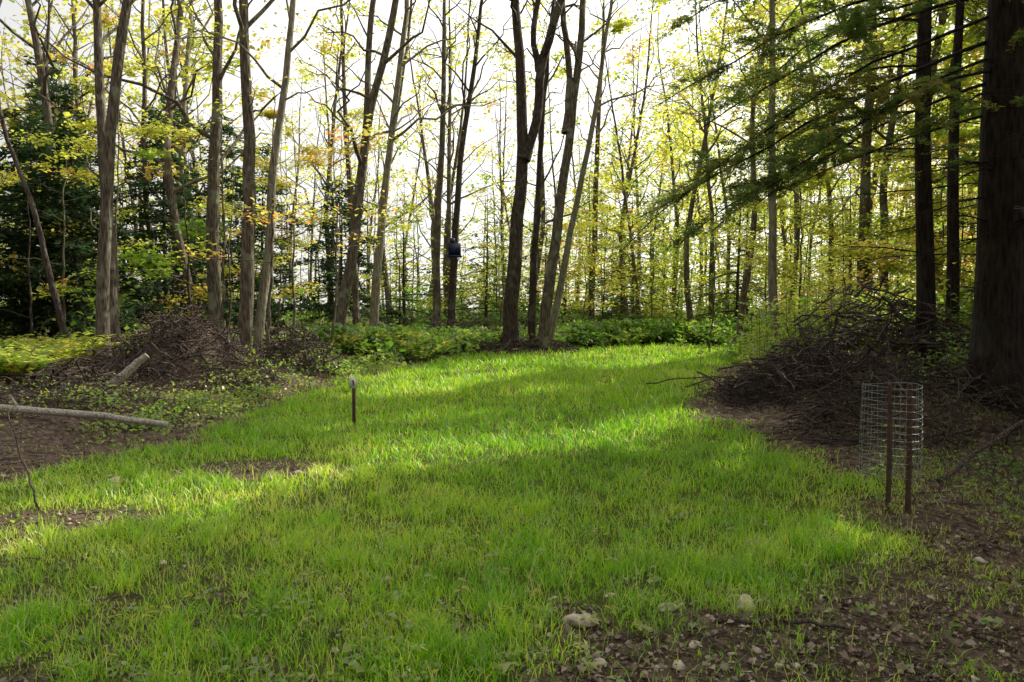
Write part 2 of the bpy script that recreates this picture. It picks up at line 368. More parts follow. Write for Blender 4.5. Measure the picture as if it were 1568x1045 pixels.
# leaf litter
mb = MB(); x, y = sample_ground(140000, 2.5, 36, 2, .9)
g = gmask(x, y); k = R.uniform(size=len(x)) < (1-g)*.62*np.clip(.75+.6*nz(x, y, 5, 61), .2, 1)+.012; x, y = x[k], y[k]
C = np.stack([x, y, hgt(x, y)+R.uniform(.004, .025, len(x))], 1)
s = np.maximum(1, y/7)**.6*.030*R.choice([.6, 1, 1.5], len(x), p=[.5, .4, .1])
V = leafverts(C, s, .45, R, asp=.38, fold=.15); addleaves(mb, V, R.beta(1.8, 3.6, len(x)))
mb.build('leaf_litter', M_dead)
mb = MB()
x, y = sample_ground(8000, 2.6, 20, 2); k = R.uniform(size=len(x)) < (1-gmask(x, y))*.8+.01; x, y = x[k], y[k]
for a, c in zip(x, y):
    th = R.uniform(0, 3.14); l = R.uniform(.04, .22)*max(1, c/8); q = np.linspace(-.5, .5, 3)
    P = np.stack([a+np.cos(th)*l*q, c+np.sin(th)*l*q+R.normal()*.01*np.array([0, 1, 0]), hgt(a, c)+.012+0*q], 1)
    tube(mb, P, .002+.003*R.uniform()*max(1, c/8), 4, R.uniform())
mb.build('fallen_twigs', M_stick)

# ------------------------------------------------------------------ stones
def rock(mb, x, y, w, rng, flat=.4):
    n, m = 11, 8; ph = np.linspace(0, math.pi, m); th = np.arange(n)*2*math.pi/n
    sx, sy, sz = w*.5, w*.5*rng.uniform(.6, .9), w*.5*flat
    N3 = rng.normal(size=(5, 3))
    V = np.stack([np.sin(ph)[:, None]*np.cos(th), np.sin(ph)[:, None]*np.sin(th), np.cos(ph)[:, None]+0*th], -1)
    f = 1+.2*np.sin(V@N3[0]*2)+.15*np.sin(V@N3[1]*3.2+1)+.08*np.sin(V@N3[2]*7)
    V = V*f[..., None]
    for q in range(5):      # chipped flat faces
        nn = rng.normal(size=3); nn /= np.linalg.norm(nn); dd = V@nn; V = V-nn*np.maximum(dd-.68, 0)[..., None]
    V = V*[sx, sy, sz]*1.15; a = rng.uniform(0, 6.28)
    V = V@np.array([[math.cos(a), math.sin(a), 0], [-math.sin(a), math.cos(a), 0], [0, 0, 1]])
    V += [x, y, float(hgt(x, y))+sz*.45]
    i = np.arange(m-1)[:, None]*n; j = np.arange(n)[None]; k = (j+1) % n
    mb.add(V, np.stack([i+j, i+n+j, i+n+k, i+k], -1), .5)
BIG = [(.36, 3.72, .17), (.83, 3.9, .11), (1.28, 3.98, .14), (.87, 3.47, .07), (.4, 3.28, .08), (.75, 3.26, .09), (1.15, 3.42, .05), (1.75, 4.1, .07), (3.05, 4.75, .11), (-4.55, 12.1, .26), (-.1, 3.95, .08), (.55, 4.1, .07),
       (-3.75, 6.9, .13), (-3.2, 6.85, .12), (-3.5, 7.0, .09), (-2.1, 7.2, .1), (-2.9, 6.85, .1), (-4.4, 10.3, .16), (-4.2, 6.8, .1), (-3.9, 7.1, .08)]
for (a, c, w) in BIG:
    mb = MB(); rock(mb, a, c, w, R); mb.build('field_stone', M_rock, smooth=False)
mb = MB(); x, y = sample_ground(1300, 2.7, 12, 2); k = R.uniform(size=len(x)) < (1-gmask(x, y))*.5+.02; k &= (x > eL(y)-1.5) & (x < eR(y)+1.5)
for a, c in zip(x[k], y[k]): rock(mb, a, c, R.uniform(.012, .05), R, .6)
mb.build('gravel', M_rock)

# ------------------------------------------------------------------ standing trees of the picture
def mktree(name, pts, dia, H, mat=M_bark, d=None, seed=0, extra=None, **kw):
    rng = np.random.default_rng(seed); root = empty(name); wood = MB()
    P = [(a, c, e) for a, c, e in pts]; P[0] = (P[0][0], P[0][1], float(hgt(P[0][0], P[0][1]))-.15)
    kw['lps'] = kw.get('lps', 42)*1.5
    V, A = decid(wood, P, dia/2*.86, H, rng, **kw)
    if extra:
        for E in extra:
            V2, A2 = decid(wood, E[0], E[1]/2, E[2], rng, crown0=max(kw.get('crown0', 5), E[0][0][2]+1.5), nl=6, ll=2.2, dead=0, lps=kw.get('lps', 42))
            V = np.concatenate([V, V2]); A = np.concatenate([A, A2])
    k = keep(V[:, 0], rng); wood.build('trunk', mat, root, True)
    if len(V):
        m = MB(); addleaves(m, V[k], A[k]); m.build('foliage', M_leaf, root)
    return root
mktree('maple_tree', [(-8.33, 15, 0), (-8.2, 15, 3.24), (-8.05, 15, 5.5), (-7.6, 15, 8)], .31, 17, seed=1, crown0=7.5, ll=3, lps=34)
mktree('maple_tree', [(-9.2, 17.2, 0), (-9.4, 17.2, 5), (-9.45, 17.2, 9)], .32, 18, seed=2, crown0=7, lps=34)
mktree('maple_tree', [(-13.6, 30, 0), (-13.2, 30, 9), (-12.8, 30, 14)], .36, 20, M_barkl, seed=3, crown0=7)
mktree('maple_tree', [(-8.0, 20, 0), (-8.05, 20, 5), (-7.8, 20, 10)], .44, 19, seed=4, crown0=5, col=.65)
mktree('oak_tree', [(-6.2, 17, 0), (-6.0, 17, 3.7), (-6.0, 17, 8.7)], .38, 19, seed=5, crown0=7, lps=36)
mktree('maple_tree', [(-6.0, 17.3, 0), (-5.7, 17.3, 3.5), (-5.55, 17.3, 5.7), (-5.15, 17.3, 8.8)], .27, 17, M_barkl, seed=6, crown0=6.5, lps=34)
mktree('maple_tree', [(-5.4, 22, 0), (-4.75, 22, 2.6), (-4.25, 22, 6.9), (-3.4, 22, 9.6)], .42, 18, seed=7, crown0=5.5, col=.68,
       extra=[([(-4.25, 22, 6.9), (-4.3, 22.3, 9), (-4.0, 22.4, 11)], .2, 16)])
mktree('maple_tree', [(-5.1, 27, 0), (-4.6, 27, 6.9), (-3.8, 27, 12.9)], .4, 20, M_barkl, seed=8, crown0=7)
mktree('maple_tree', [(-5.8, 27.5, 0), (-5.85, 27.5, 4), (-6.4, 27.5, 9), (-6.3, 27.5, 12)], .3, 18, seed=9, crown0=7)
mktree('maple_tree', [(-10.4, 14.2, 0), (-10.2, 14.2, 4), (-9.9, 14.2, 7)], .3, 16, M_barkd, seed=10, crown0=6.5, lps=24)
mktree('leaning_dead_tree', [(-10.7, 18, 0), (-11.5, 18, 3.9), (-12.2, 18, 6.5)], .2, 10, M_barkd, seed=11, crown0=7, nl=3, lps=0)
mktree('oak_tree', [(-3.3, 32, 0), (-3.15, 32, 6.5), (-2.8, 32, 15)], .42, 21, seed=12, crown0=9, lps=30)
mktree('oak_tree', [(-2.7, 32.2, 0), (-2.4, 32.2, 6.5), (-1.7, 32.2, 12), (-1.4, 32.2, 15)], .42, 21, M_barkd, seed=13, crown0=9, lps=30)
mktree('oak_tree', [(-.1, 26, 0), (.14, 26, 3.3), (.42, 26, 7.0), (.25, 26, 11), (.1, 26, 12.8)], .66, 20, M_barkd, seed=14, crown0=10, lps=26, ll=3.2, col=.85,
       extra=[([(.42, 26, 6.8), (.95, 26, 8.2), (.95, 25.9, 10), (1.6, 25.9, 11.6)], .34, 18), ([(.95, 25.9, 9.8), (.7, 25.6, 11), (.9, 25.6, 13)], .2, 17)])
mktree('maple_tree', [(1.06, 26, 0), (1.5, 26, 4.4), (1.9, 26, 7.9), (2.5, 26, 12.5)], .5, 20, seed=15, crown0=9, lps=28,
       extra=[([(1.9, 26, 7.7), (2.0, 26.3, 10), (1.7, 26.3, 12.5)], .24, 17)])
mktree('maple_tree', [(1.25, 26.6, 0), (2.0, 26.6, 3.7), (2.8, 26.6, 7.9), (3.6, 26.6, 12.5)], .33, 18, M_barkl, seed=16, crown0=8.5, lps=28)
mktree('maple_tree', [(.7, 27.6, 0), (.9, 27.6, 4), (1.1, 27.6, 9), (1.5, 27.6, 13)], .36, 18, M_barkd, seed=17, crown0=9, lps=26)
mktree('maple_tree', [(4.3, 40, 0), (4.4, 40, 8), (4.7, 40, 17)], .45, 22, seed=18, crown0=10, lps=26, col=.85)
mktree('maple_tree', [(6.8, 19, 0), (6.7, 19, 4.5), (6.6, 19, 10)], .28, 17, M_barkl, seed=19, crown0=6, lps=38)
mktree('maple_tree', [(10.4, 22, 0), (10.4, 22, 6), (10.6, 22, 10)], .42, 19, seed=20, crown0=6, lps=44)
mktree('maple_tree', [(12.6, 25, 0), (12.4, 25, 6), (12.9, 25, 10)], .36, 19, seed=21, crown0=6, lps=44)
mktree('maple_tree', [(9.4, 31, 0), (10.2, 31, 5), (10.0, 31, 10), (11, 31, 14)], .36, 20, seed=22, crown0=8, lps=34)
mktree('maple_tree', [(8.3, 34, 0), (8.0, 34, 5), (9.0, 34, 10), (9.6, 34, 14)], .34, 20, seed=23, crown0=8, lps=34)

def sapling(x, y, H, seed, col=.62, lps=60, ll=2.3, nl=12, z0=1.8):
    mktree('maple_sapling', [(x, y, 0), (x+.15, y, H*.5), (x+.1, y+.2, H)], .09, H+.01, seed=seed, crown0=z0, nl=nl, ll=ll, lps=lps, up=.25, spread=(.5, .07), tilt=.3, ls=.115, col=col, dead=0, sub=7)
sapling(-5.2, 15.6, 6.5, 51, .72, 50, z0=2.4); sapling(-7.2, 18.2, 7.5, 52, .58, 55, z0=3.2); sapling(-5.0, 20.5, 7, 53, .76, 62, z0=2.6, ll=1.9); sapling(-6.6, 22, 8, 54, .74)
sapling(-.6, 34.5, 7.5, 55, .55); sapling(-9.3, 24, 8, 56, .62); sapling(-6.2, 26, 9, 57, .66, z0=2.6); sapling(8.7, 22.5, 7, 58, .5); sapling(11.5, 20, 7, 59, .5, z0=1.5)
sapling(7.2, 27, 6, 60, .55, z0=1.2); sapling(3.3, 35, 6, 61, .55, z0=1); sapling(9.6, 16.2, 4.5, 62, .62, z0=.8); sapling(12.6, 16.5, 6, 63, .45); sapling(-12.8, 21, 7, 64, .5)
sapling(6.2, 33, 7, 66, .55, z0=1); sapling(9.5, 28, 7, 67, .5, z0=1); sapling(12.5, 32, 8, 68, .5, z0=1); sapling(-4.9, 36, 8, 69, .5, z0=1)
sapling(-10.2, 19, 8, 80, .56, z0=4); sapling(-8.6, 27, 9, 81, .66, z0=2)

# ------------------------------------------------------------------ near hemlocks at the right
def spray_branch(wood, needles, p0, d, L, rng, droop=.2, den=1.0, bare=.35, r=.016):
    d = np.array(d, float); d /= np.linalg.norm(d)
    q = np.linspace(0, 1, 10)[:, None]
    B = np.array(p0)+d*L*q+np.array([0, 0, -droop*L])*q**2+np.cumsum(rng.normal(size=(10, 3))*.016*L, axis=0)*q
    tube(wood, B, r*(1-.85*q[:, 0])+.002, 5, .4)
    ph = math.atan2(d[1], d[0])
    for s in range(int(11*L)):
        t = rng.uniform(.12, 1); p = np.array([np.interp(t, q[:, 0], B[:, j]) for j in range(3)])
        a = ph+rng.choice([-1, 1])*rng.uniform(.5, 1.2); l = L*.3*(1.15-t)*rng.uniform(.5, 1.3)+.12
        e = rng.uniform(-.45, .25); dd = np.array([math.cos(a)*math.cos(e), math.sin(a)*math.cos(e), math.sin(e)])
        T = p+dd*l*np.linspace(0, 1, 4)[:, None]+np.array([0, 0, -.12*l])*np.linspace(0, 1, 4)[:, None]**2
        tube(wood, T, [.004, .0035, .0025, .0012], 4, .4)
        if rng.uniform() < (t-bare)*2.6*den:
            n = int(260*l); tt = rng.uniform(.1, 1.05, n)
            C = p+dd*l*tt[:, None]+np.array([0, 0, -.12*l])*(tt**2)[:, None]+rng.normal(size=(n, 3))*.02
            sd = rng.choice([-1, 1], n)[:, None]; pp = np.array([-dd[1], dd[0], 0]); dirs = dd*.8+pp*sd*1.0+rng.normal(size=(n, 3))*.25
            kk = keep(C, rng) | (rng.uniform(size=n) < .2)
            V = leafverts(C+dirs*.02, .07, .5, rng, asp=.11, fold=0, dirs=dirs)
            addleaves(needles, V[kk], (.35+.2*rng.normal(size=n)+.4*(rng.uniform() < .3))[kk])
def hemlock(x, y, dia, H, seed, specs, nrand, lean=(0, 0), needle_from=2.0):
    rng = np.random.default_rng(seed); root = empty('hemlock_tree'); wood = MB(); nd = MB()
    z = np.linspace(float(hgt(x, y))-.2, H, 22); f = (z-z[0])/(H-z[0])
    T = np.stack([x+lean[0]*f+.03*np.sin(z), y+lean[1]*f, z], 1)
    tube(wood, T, dia/2*(1-.8*f)+dia*.3*np.exp(-(z-z[0])/.3), 16, .5, rough=.04)
    for (zz, d, L, dr, den, bare, r) in specs:
        p = np.array([np.interp(zz, z, T[:, j]) for j in range(3)]); spray_branch(wood, nd, p, d, L, rng, dr, den, bare, r)
    for i in range(nrand):
        zz = rng.uniform(1.2, H*.9); a = rng.uniform(0, 6.28); L = rng.uniform(.5, 1.9)
        p = np.array([np.interp(zz, z, T[:, j]) for j in range(3)])
        spray_branch(wood, nd, p, (math.cos(a), math.sin(a), rng.uniform(-.2, .25)), L, rng, .12, 1.0 if zz > needle_from+1.5 else 0, .3, .012)
    wood.build('trunk', M_hem, root, True); nd.build('needles', M_hn, root)
hemlock(5.85, 9, .56, 15, 71, [
    (5.4, (-1, -.15, -.15), 3.9, .32, 1.7, .15, .026), (4.9, (-1, .1, -.28), 4.3, .26, 1.9, .2, .026), (4.5, (-1, -.35, -.15), 3.4, .30, 1.6, .2, .02), (4.0, (-1, .25, -.2), 2.9, .2, 1.4, .3, .018),
    (5.8, (-1, .3, -.15), 3.9, .30, 1.7, .15, .026), (3.0, (-1, -.2, -.05), 1.3, .2, 0, .3, .013), (2.5, (-1, .1, 0), 1.0, .25, 0, .3, .012), (2.0, (-.8, -.5, -.1), .9, .3, 0, .3, .011),
    (6.4, (-1, -.1, -.1), 4.0, .30, 1.7, .15, .026), (3.4, (-.9, -.4, .0), 1.6, .2, .2, .4, .015), (4.2, (-.8, -.7, 0), 2.2, .2, 1.0, .3, .018), (5.2, (-.7, -.8, .0), 2.4, .2, 1.4, .2, .018),
    (5.6, (-1, .6, -.1), 3.4, .25, 1.5, .2, .02), (6.0, (-1, -.5, -.1), 3.2, .25, 1.5, .2, .02), (4.7, (-1, -.1, -.35), 4.0, .22, 1.8, .3, .02), (5.2, (-1, .2, -.35), 4.6, .24, 1.9, .35, .022), (4.4, (-1, .0, -.25), 3.6, .2, 1.8, .3, .02)], 40, (.25, 0))
hemlock(6.7, 12, .30, 14, 72, [(5.5, (-1, 0, .05), 2.3, .25, 1.2, .2, .02), (4.8, (-1, .2, .0), 2.0, .2, 1, .3, .02), (4.2, (-1, -.3, 0), 1.6, .2, .8, .3, .015), (6.2, (-1, -.2, .05), 2.4, .25, 1.2, .2, .02)], 34, (-.3, 0))
hemlock(8.6, 11.3, .34, 14, 73, [], 46); hemlock(6.25, 8.2, .2, 12, 74, [], 34); hemlock(8.0, 13.5, .24, 13, 75, [], 40)

# ------------------------------------------------------------------ conifers + distant forest
def mkcon(x, y, H, dia, seed, **kw):
    rng = np.random.default_rng(seed); root = empty('spruce_tree'); wood = MB()
    V, A = conifer(wood, (x, y, float(hgt(x, y))), dia/2, H, rng, **kw); k = keep(V[:, 0], rng)
    if x < -8: k[:] = True
    wood.build('trunk', M_barkd, root, True); m = MB(); addleaves(m, V[k], A[k]); m.build('needles', M_con, root)
for i, (x, y, H) in enumerate([(-15.5, 24, 8), (-12.8, 27.5, 9), (-18.5, 30, 12), (-15.0, 33, 11), (-11.4, 34, 9), (-19.5, 26, 11), (-17.0, 21.5, 8.5), (-21, 34, 12), (-8.5, 37, 8), (-13.8, 23.5, 7.5), (-17, 28, 10), (-12, 31, 9.5)]):
    mkcon(x, y, H, .24, 300+i, z0=1.3, ll=3.1, nl=60, lps=80, ls=.25, asp=.2, col=.25)
for i, (x, y, H) in enumerate([(-1.3, 38, 7.5), (11.0, 36, 9), (13, 41, 10), (7, 43, 9), (5.6, 38, 5), (-5.5, 38, 8), (15, 33, 8), (2, 44, 8), (4.8, 46, 10), (9, 48, 9), (0, 47, 9), (-3.4, 43, 9)]):
    mkcon(x, y, H, .2, 320+i, z0=.8, ll=2.8, nl=46, lps=60, ls=.26, col=.8, asp=.22)

def tree_template(seed, **kw):
    rng = np.random.default_rng(seed); w = MB(); th = MB(); Hr = kw.pop('Hr'); H = rng.uniform(*Hr); tr = kw.pop('trunk'); r0 = kw.pop('r0'); c0 = kw.pop('crown')
    V, A = decid(w, tr(rng, H), rng.uniform(*r0), H, rng, crown0=rng.uniform(*c0), cull=False, thin=th, **kw)
    TV = np.stack(th.V); TF = th.F[0]          # every thin tube has 16 vertices and 12 quads
    return (w, TV, TF, V, A)
tall = lambda rng, H: [(0, 0, -.3), (rng.normal()*.4, rng.normal()*.4, 6), (rng.normal()*.9, rng.normal()*.9, 14)]
short = lambda rng, H: [(0, 0, -.2), (.2, .1, H*.5)]
tpl = [tree_template(400+i, Hr=(19, 25), trunk=tall, r0=(.12, .21), crown=(4, 7), nl=17, ll=4.4, lps=52, ls=.26, sides=7, sub=6, col=.55, rnd=.12) for i in range(6)]
stpl = [tree_template(450+i, Hr=(5, 9), trunk=short, r0=(.05, .051), crown=(.7, .71), nl=14, ll=2.4, lps=42, ls=.20, sides=5, up=.35, spread=(.5, .12), sub=6, dead=0, col=.46) for i in range(4)]
wtpl = [tree_template(480+i, Hr=(15, 21), trunk=short, r0=(.16, .161), crown=(.8, .81), nl=22, ll=5, lps=30, ls=.5, sides=5, up=.45, spread=(.6, .3), sub=5, dead=0, col=.42) for i in range(4)]
shade_tpl = [tree_template(495+i, Hr=(18, 22), trunk=short, r0=(.18, .181), crown=(4, 4.1), nl=20, ll=4.6, lps=40, ls=.42, sides=6, up=.6, spread=(.6, .3), sub=6, dead=0, col=.3) for i in range(3)]
def place(wmb, lmb, t, x, y, s, rot, colshift, rng):
    w, TV, TF, V, A = t; c, q = math.cos(rot), math.sin(rot); M = np.array([[c, q, 0], [-q, c, 0], [0, 0, 1]])*s
    o = np.array([x, y, float(hgt(x, y))])
    wmb.add(np.concatenate(w.V)@M+o, np.concatenate(w.F), np.concatenate(w.A))
    Tw = TV@M+o; k = lit(*gproj(Tw.mean(1))) < .6; Tw = Tw[k]
    if len(Tw): wmb.add(Tw.reshape(-1, 3), TF[None]+16*np.arange(len(Tw))[:, None, None], .5)
    LV = V@M+o; k = keep(LV[:, 0], rng); addleaves(lmb, LV[k], A[k]+colshift)
rng = np.random.default_rng(5)
pos = []
def okpos(x, y, dmin):
    for (a, c) in pos:
        if (a-x)**2+(c-y)**2 < dmin**2: return False
    return True
wm, lm = MB(), MB(); cnt = 0
for _ in range(5000):
    y = rng.uniform(12, 80); x = rng.uniform(-.85, .75)*y+rng.uniform(-6, 3)
    if -(.3*y+2) < x < 13 and y < 36: continue
    if x < 0 and y < 24: continue
    if blocked(x, y): continue
    if x < -13 and y > 45 and rng.uniform() < .5: continue
    if abs(x-(.10*y)) < .07*y and y > 44 and rng.uniform() < .5: continue
    if not okpos(x, y, 2.6 if y < 50 else 3.5): continue
    pos.append((x, y)); place(wm, lm, tpl[rng.integers(6)], x, y, rng.uniform(.8, 1.1), rng.uniform(0, 6.28), rng.normal()*.16, rng); cnt += 1
    if cnt >= 135: break
for _ in range(2000):  # unseen trees added right of the view to deepen shade on the lawn
    y = rng.uniform(3, 38); x = rng.uniform(10, 44)
    if x < .74*y+3.5 or blocked(x, y) or not okpos(x, y, 3.4): continue
    pos.append((x, y)); place(wm, lm, shade_tpl[rng.integers(3)], x, y, rng.uniform(.85, 1.1), rng.uniform(0, 6.28), 0, rng); cnt += 1
    if cnt >= 185: break
# unseen dense trees added behind the viewpoint to darken the foreground
for (x, y) in [(-7.5, -3.5), (7.6, -.2), (3.0, -7.5), (9.5, -5), (-6, -9), (6, -11), (-11, -4)]:
    place(wm, lm, shade_tpl[rng.integers(3)], x, y, rng.uniform(.85, 1.1), rng.uniform(0, 6.28), 0, rng)
root = empty('distant_trees'); wm.build('trunks', M_bark, root, True); lm.build('foliage', M_leaf, root)  # also holds the added shade trees out of view
wm, lm = MB(), MB(); pos = []; cnt = 0
for _ in range(4000):
    y = rng.uniform(14, 62); x = rng.uniform(-.8, .8)*y+rng.uniform(-3, 4)
    if -(.35*y+1) < x < 12 and y < 36: continue
    if x < 0 and y < 20: continue
    if x < -8 and rng.uniform() < .5: continue
    if blocked(x, y): continue
    if not okpos(x, y, 2.2): continue
    pos.append((x, y)); place(wm, lm, stpl[rng.integers(4)], x, y, rng.uniform(.6, 1.1), rng.uniform(0, 6.28), rng.normal()*.16, rng); cnt += 1
    if cnt >= 135: break
root = empty('understory_thicket'); wm.build('stems', M_barkd, root, True); lm.build('foliage', M_leaf, root)
wm, lm = MB(), MB()
for row, (yy, stp) in enumerate(((66, 5.5), (78, 6.5), (92, 8))):
    for x in np.arange(-yy*.95, yy*1.05, stp):
        x = x+rng.uniform(-1.5, 1.5); s = rng.uniform(.55, .9)*(.8 if abs(x-.1*yy) < .1*yy else 1)
        place(wm, lm, wtpl[rng.integers(4)], x, yy+rng.uniform(-3, 3), s, rng.uniform(0, 6.28), rng.normal()*.14-.02, rng)
root = empty('far_forest'); wm.build('trunks', M_barkd, root, True); lm.build('foliage', M_leaf, root)

# ------------------------------------------------------------------ undergrowth
def weeds(name, N, fn, hmax, ls, colr, mat=M_weed, seed=1, per=26):
    rng = np.random.default_rng(seed); mb = MB(); st = MB()
    for _ in range(N):
        x, y = fn(rng); z = float(hgt(x, y)); h = hmax*rng.uniform(.4, 1)
        C = np.stack([x+rng.normal(size=per)*.16, y+rng.normal(size=per)*.16, z+h*rng.uniform(.25, 1, per)], 1)
        addleaves(mb, leafverts(C, ls, .5, rng, asp=.34), rng.uniform(*colr)+rng.normal(size=per)*.1)
        tube(st, [(x, y, z), (x+.02, y, z+h*.5), (x, y+.03, z+h)], .006, 4, .4)
    r = empty(name); mb.build('leaves', mat, r); st.build('stems', M_stick, r)
def band(pts, wd):
    pts = np.array(pts, float)
    def f(rng):
        i = rng.integers(len(pts)-1); t = rng.uniform(); p = pts[i]*(1-t)+pts[i+1]*t
        return p[0]+rng.normal()*wd, p[1]+rng.normal()*wd
    return f
weeds('nettle_bed', 600, band([(-5, 21.5), (-3.6, 24), (-2, 28), (1.5, 30), (4, 33.5), (8, 34), (12, 33.5), (15, 34)], .8), .9, .2, (-.2, .7), seed=1)
weeds('nettle_bed', 300, band([(3.2, 31.2), (5, 32.6), (7, 33), (10, 33)], .6), 1.15, .22, (-.2, .8), seed=11)
weeds('bramble_shrub', 190, band([(6.2, 16), (7.4, 14.5), (8.6, 14), (9.8, 13.5)], .6), 1.8, .12, (.4, 1), seed=2, per=60)
weeds('bramble_shrub', 120, band([(7.5, 20), (9, 23), (11, 27)], 1.0), 1.5, .13, (.2, .9), seed=3, per=50)
weeds('bramble_shrub', 60, band([(6.4, 10.6), (7.3, 10), (8, 9.6)], .4), 1.0, .08, (.2, .7), seed=4, per=50)
weeds('woodland_weeds', 500, band([(-16, 17), (-11, 18), (-8, 19.5), (-6, 20)], 1.6), .5, .14, (.2, .9), seed=5)
weeds('woodland_weeds', 240, band([(-5.2, 9.5), (-4.9, 12.2), (-4.7, 14), (-4.1, 17), (-3.2, 20)], .4), .25, .07, (.3, .9), seed=6, per=18)
weeds('woodland_weeds', 420, band([(-30, 34), (-18, 37), (0, 40), (14, 39), (24, 30)], 3), 1.2, .2, (-.1, .7), seed=7)
weeds('woodland_weeds', 110, band([(3.9, 4.8), (5.2, 6.4), (4.6, 7.4)], .5), .18, .04, (0, .5), seed=8, per=16)
weeds('woodland_weeds', 200, band([(-10, 12.6), (-8.2, 12.0), (-6.6, 11.2), (-5.6, 10.4)], .9), .22, .06, (.3, 1), seed=14, per=12)
weeds('woodland_weeds', 380, band([(-40, 44), (-20, 48), (0, 50), (24, 48), (40, 40)], 4), 2.6, .4, (-.1, .7), seed=17)

mb = MB(); rng = np.random.default_rng(9)
ferns = [(rng.uniform(-13.5, -8.4), rng.uniform(13.2, 19)) for _ in range(300)]+[(rng.uniform(-8.4, -6.8), rng.uniform(17.5, 20)) for _ in range(50)]
ferns += [(rng.uniform(-9.6, -7.4), rng.uniform(10.6, 12.4)) for _ in range(16)]
bf = band([(-4.6, 22), (-3.4, 24.5), (-1.8, 28), (1.6, 30.5), (4, 32.5), (9, 33.2)], .7); ferns += [bf(rng) for _ in range(150)]
for (x, y) in ferns:
    z = float(hgt(x, y)); c = rng.uniform(.0, .9); S0 = rng.uniform(.7, 1.2)
    for f in range(7):
        a = rng.uniform(0, 6.28); L = S0*rng.uniform(.55, .85)*(1.3 if y > 21 else 1); t = np.linspace(.2, 1, 13)
        cx = np.cos(a)*L*t*.8; cy = np.sin(a)*L*t*.8; cz = L*(1.35*t-.72*t**2)
        for sd in (-1, 1):
            dirs = np.stack([-np.sin(a)*sd+.3*np.cos(a)+0*t, np.cos(a)*sd+.3*np.sin(a)+0*t, -.1+0*t], 1); l = .17*np.sin(np.pi*(.15+.85*(1-t)))+.02
            C = np.stack([x+cx, y+cy, z+cz], 1)+dirs*l[:, None]*.5
            addleaves(mb, leafverts(C, l, .25, rng, asp=.16, fold=0, dirs=dirs), c+rng.normal(size=13)*.06)
mb.build('fern_bed', M_fern)

# ------------------------------------------------------------------ brush piles
def brush(name, N, cx, cy, rx, ry, hh, seed, lmin=.5, lmax=2.2, thick=.012, mat=M_stick, tilt=.38):
    rng = np.random.default_rng(seed); mb = MB()
    for _ in range(N):
        a = rng.uniform(0, 6.28); q = math.sqrt(rng.uniform()); x = cx+rx*q*math.cos(a); y = cy+ry*q*math.sin(a)
        z = float(hgt(x, y))+hh*(1-q*q)*rng.uniform(0, 1)+.03
        th = rng.uniform(0, 6.28); el = rng.normal()*tilt; L = rng.uniform(lmin, lmax)*rng.uniform(.4, 1)
        d = np.array([math.cos(th)*math.cos(el), math.sin(th)*math.cos(el), math.sin(el)])
        t = np.linspace(-.5, .5, 6)[:, None]
        P = np.array([x, y, z])+d*L*t+np.array([0, 0, -.12*L])*t**2*2+np.cumsum(rng.normal(size=(6, 3))*.045*L, axis=0)
        g = hgt(P[:, 0], P[:, 1]); P[:, 2] = np.maximum(P[:, 2], g+.01)
        r = thick*rng.uniform(.3, 1.6)
        tube(mb, P, r*(1.2-(t[:, 0]+.5)), 5, rng.uniform())
        if rng.uniform() < .6:
            for k in range(3):
                j = rng.integers(1, 5); dd = d+rng.normal(size=3)*.6; dd /= np.linalg.norm(dd)
                tube(mb, P[j]+dd*L*.25*np.linspace(0, 1, 3)[:, None], [r*.5, r*.35, r*.15], 4, rng.uniform())
    return mb.build(name, mat)
brush('brush_pile', 1000, 6.0, 12.3, 2.4, 1.8, 1.15, 21, thick=.013, lmax=1.7, tilt=.5)
brush('brush_pile', 260, 4.5, 12.6, 1.1, 1.0, .4, 22, thick=.010, lmax=1.5)
brush('brush_pile', 520, 5.2, 9.3, 1.7, 1.4, .55, 23, thick=.010, lmax=1.5)
brush('brush_pile', 700, -8.9, 12.0, 2.6, 1.1, .35, 24, thick=.014, lmax=1.4, tilt=.45)
brush('brush_pile', 850, -6.3, 14.0, 1.9, 1.3, .40, 25, thick=.011, lmax=1.1, tilt=.6)
brush('brush_pile', 420, -4.8, 16.2, 1.0, 1.0, .6, 26, thick=.014, lmax=1.1, tilt=.6)
brush('brush_pile', 420, -6.6, 10.6, 2.2, 1.0, .14, 36, thick=.008, lmax=.9)
brush('brush_pile', 220, .2, 26.1, 2.1, .9, .3, 27, thick=.02)
brush('brush_pile', 200, -2.6, 30.5, 1.8, .8, .9, 28, thick=.025)
brush('brush_pile', 260, 9.5, 34, 4.5, 1.0, .6, 29, thick=.025)

def log(name, P, r, mat=M_birch, stubs=2, seed=0):
    rng = np.random.default_rng(seed); mb = MB(); P = smooth_path(P, 12); P[1:-1] += rng.normal(size=(10, 3))*.008
    tube(mb, P, r*(1-.35*np.linspace(0, 1, 12)), 10, .5, cap=True, rough=.04)
    for k in range(stubs):
        j = rng.integers(2, 10); d = rng.normal(size=3); d[2] = abs(d[2])+.5; d /= np.linalg.norm(d)
        tube(mb, P[j]+d*r*4*np.linspace(0, 1, 3)[:, None], [r*.4, r*.3, r*.2], 6, .5, cap=True)
    return mb.build(name, mat, smooth=True)
log('fallen_log', [(-7.4, 9.4, .42), (-6.4, 9.35, .36), (-5.3, 9.3, .30), (-4.3, 9.2, .18)], .055, seed=1)
log('broken_log', [(-6.75, 12.0, .2), (-6.4, 12.1, .52), (-6.03, 12.2, .86)], .085, seed=2, stubs=0)
log('fallen_branch', [(3.9, 6.7, .06), (4.4, 6.9, .32), (4.75, 7.0, .52), (5.6, 7.2, .8)], .024, M_stick, seed=3)
log('fallen_branch', [(1.05, 3.75, .03), (1.5, 3.72, .05), (1.85, 3.6, .03)], .012, M_stick, seed=4)
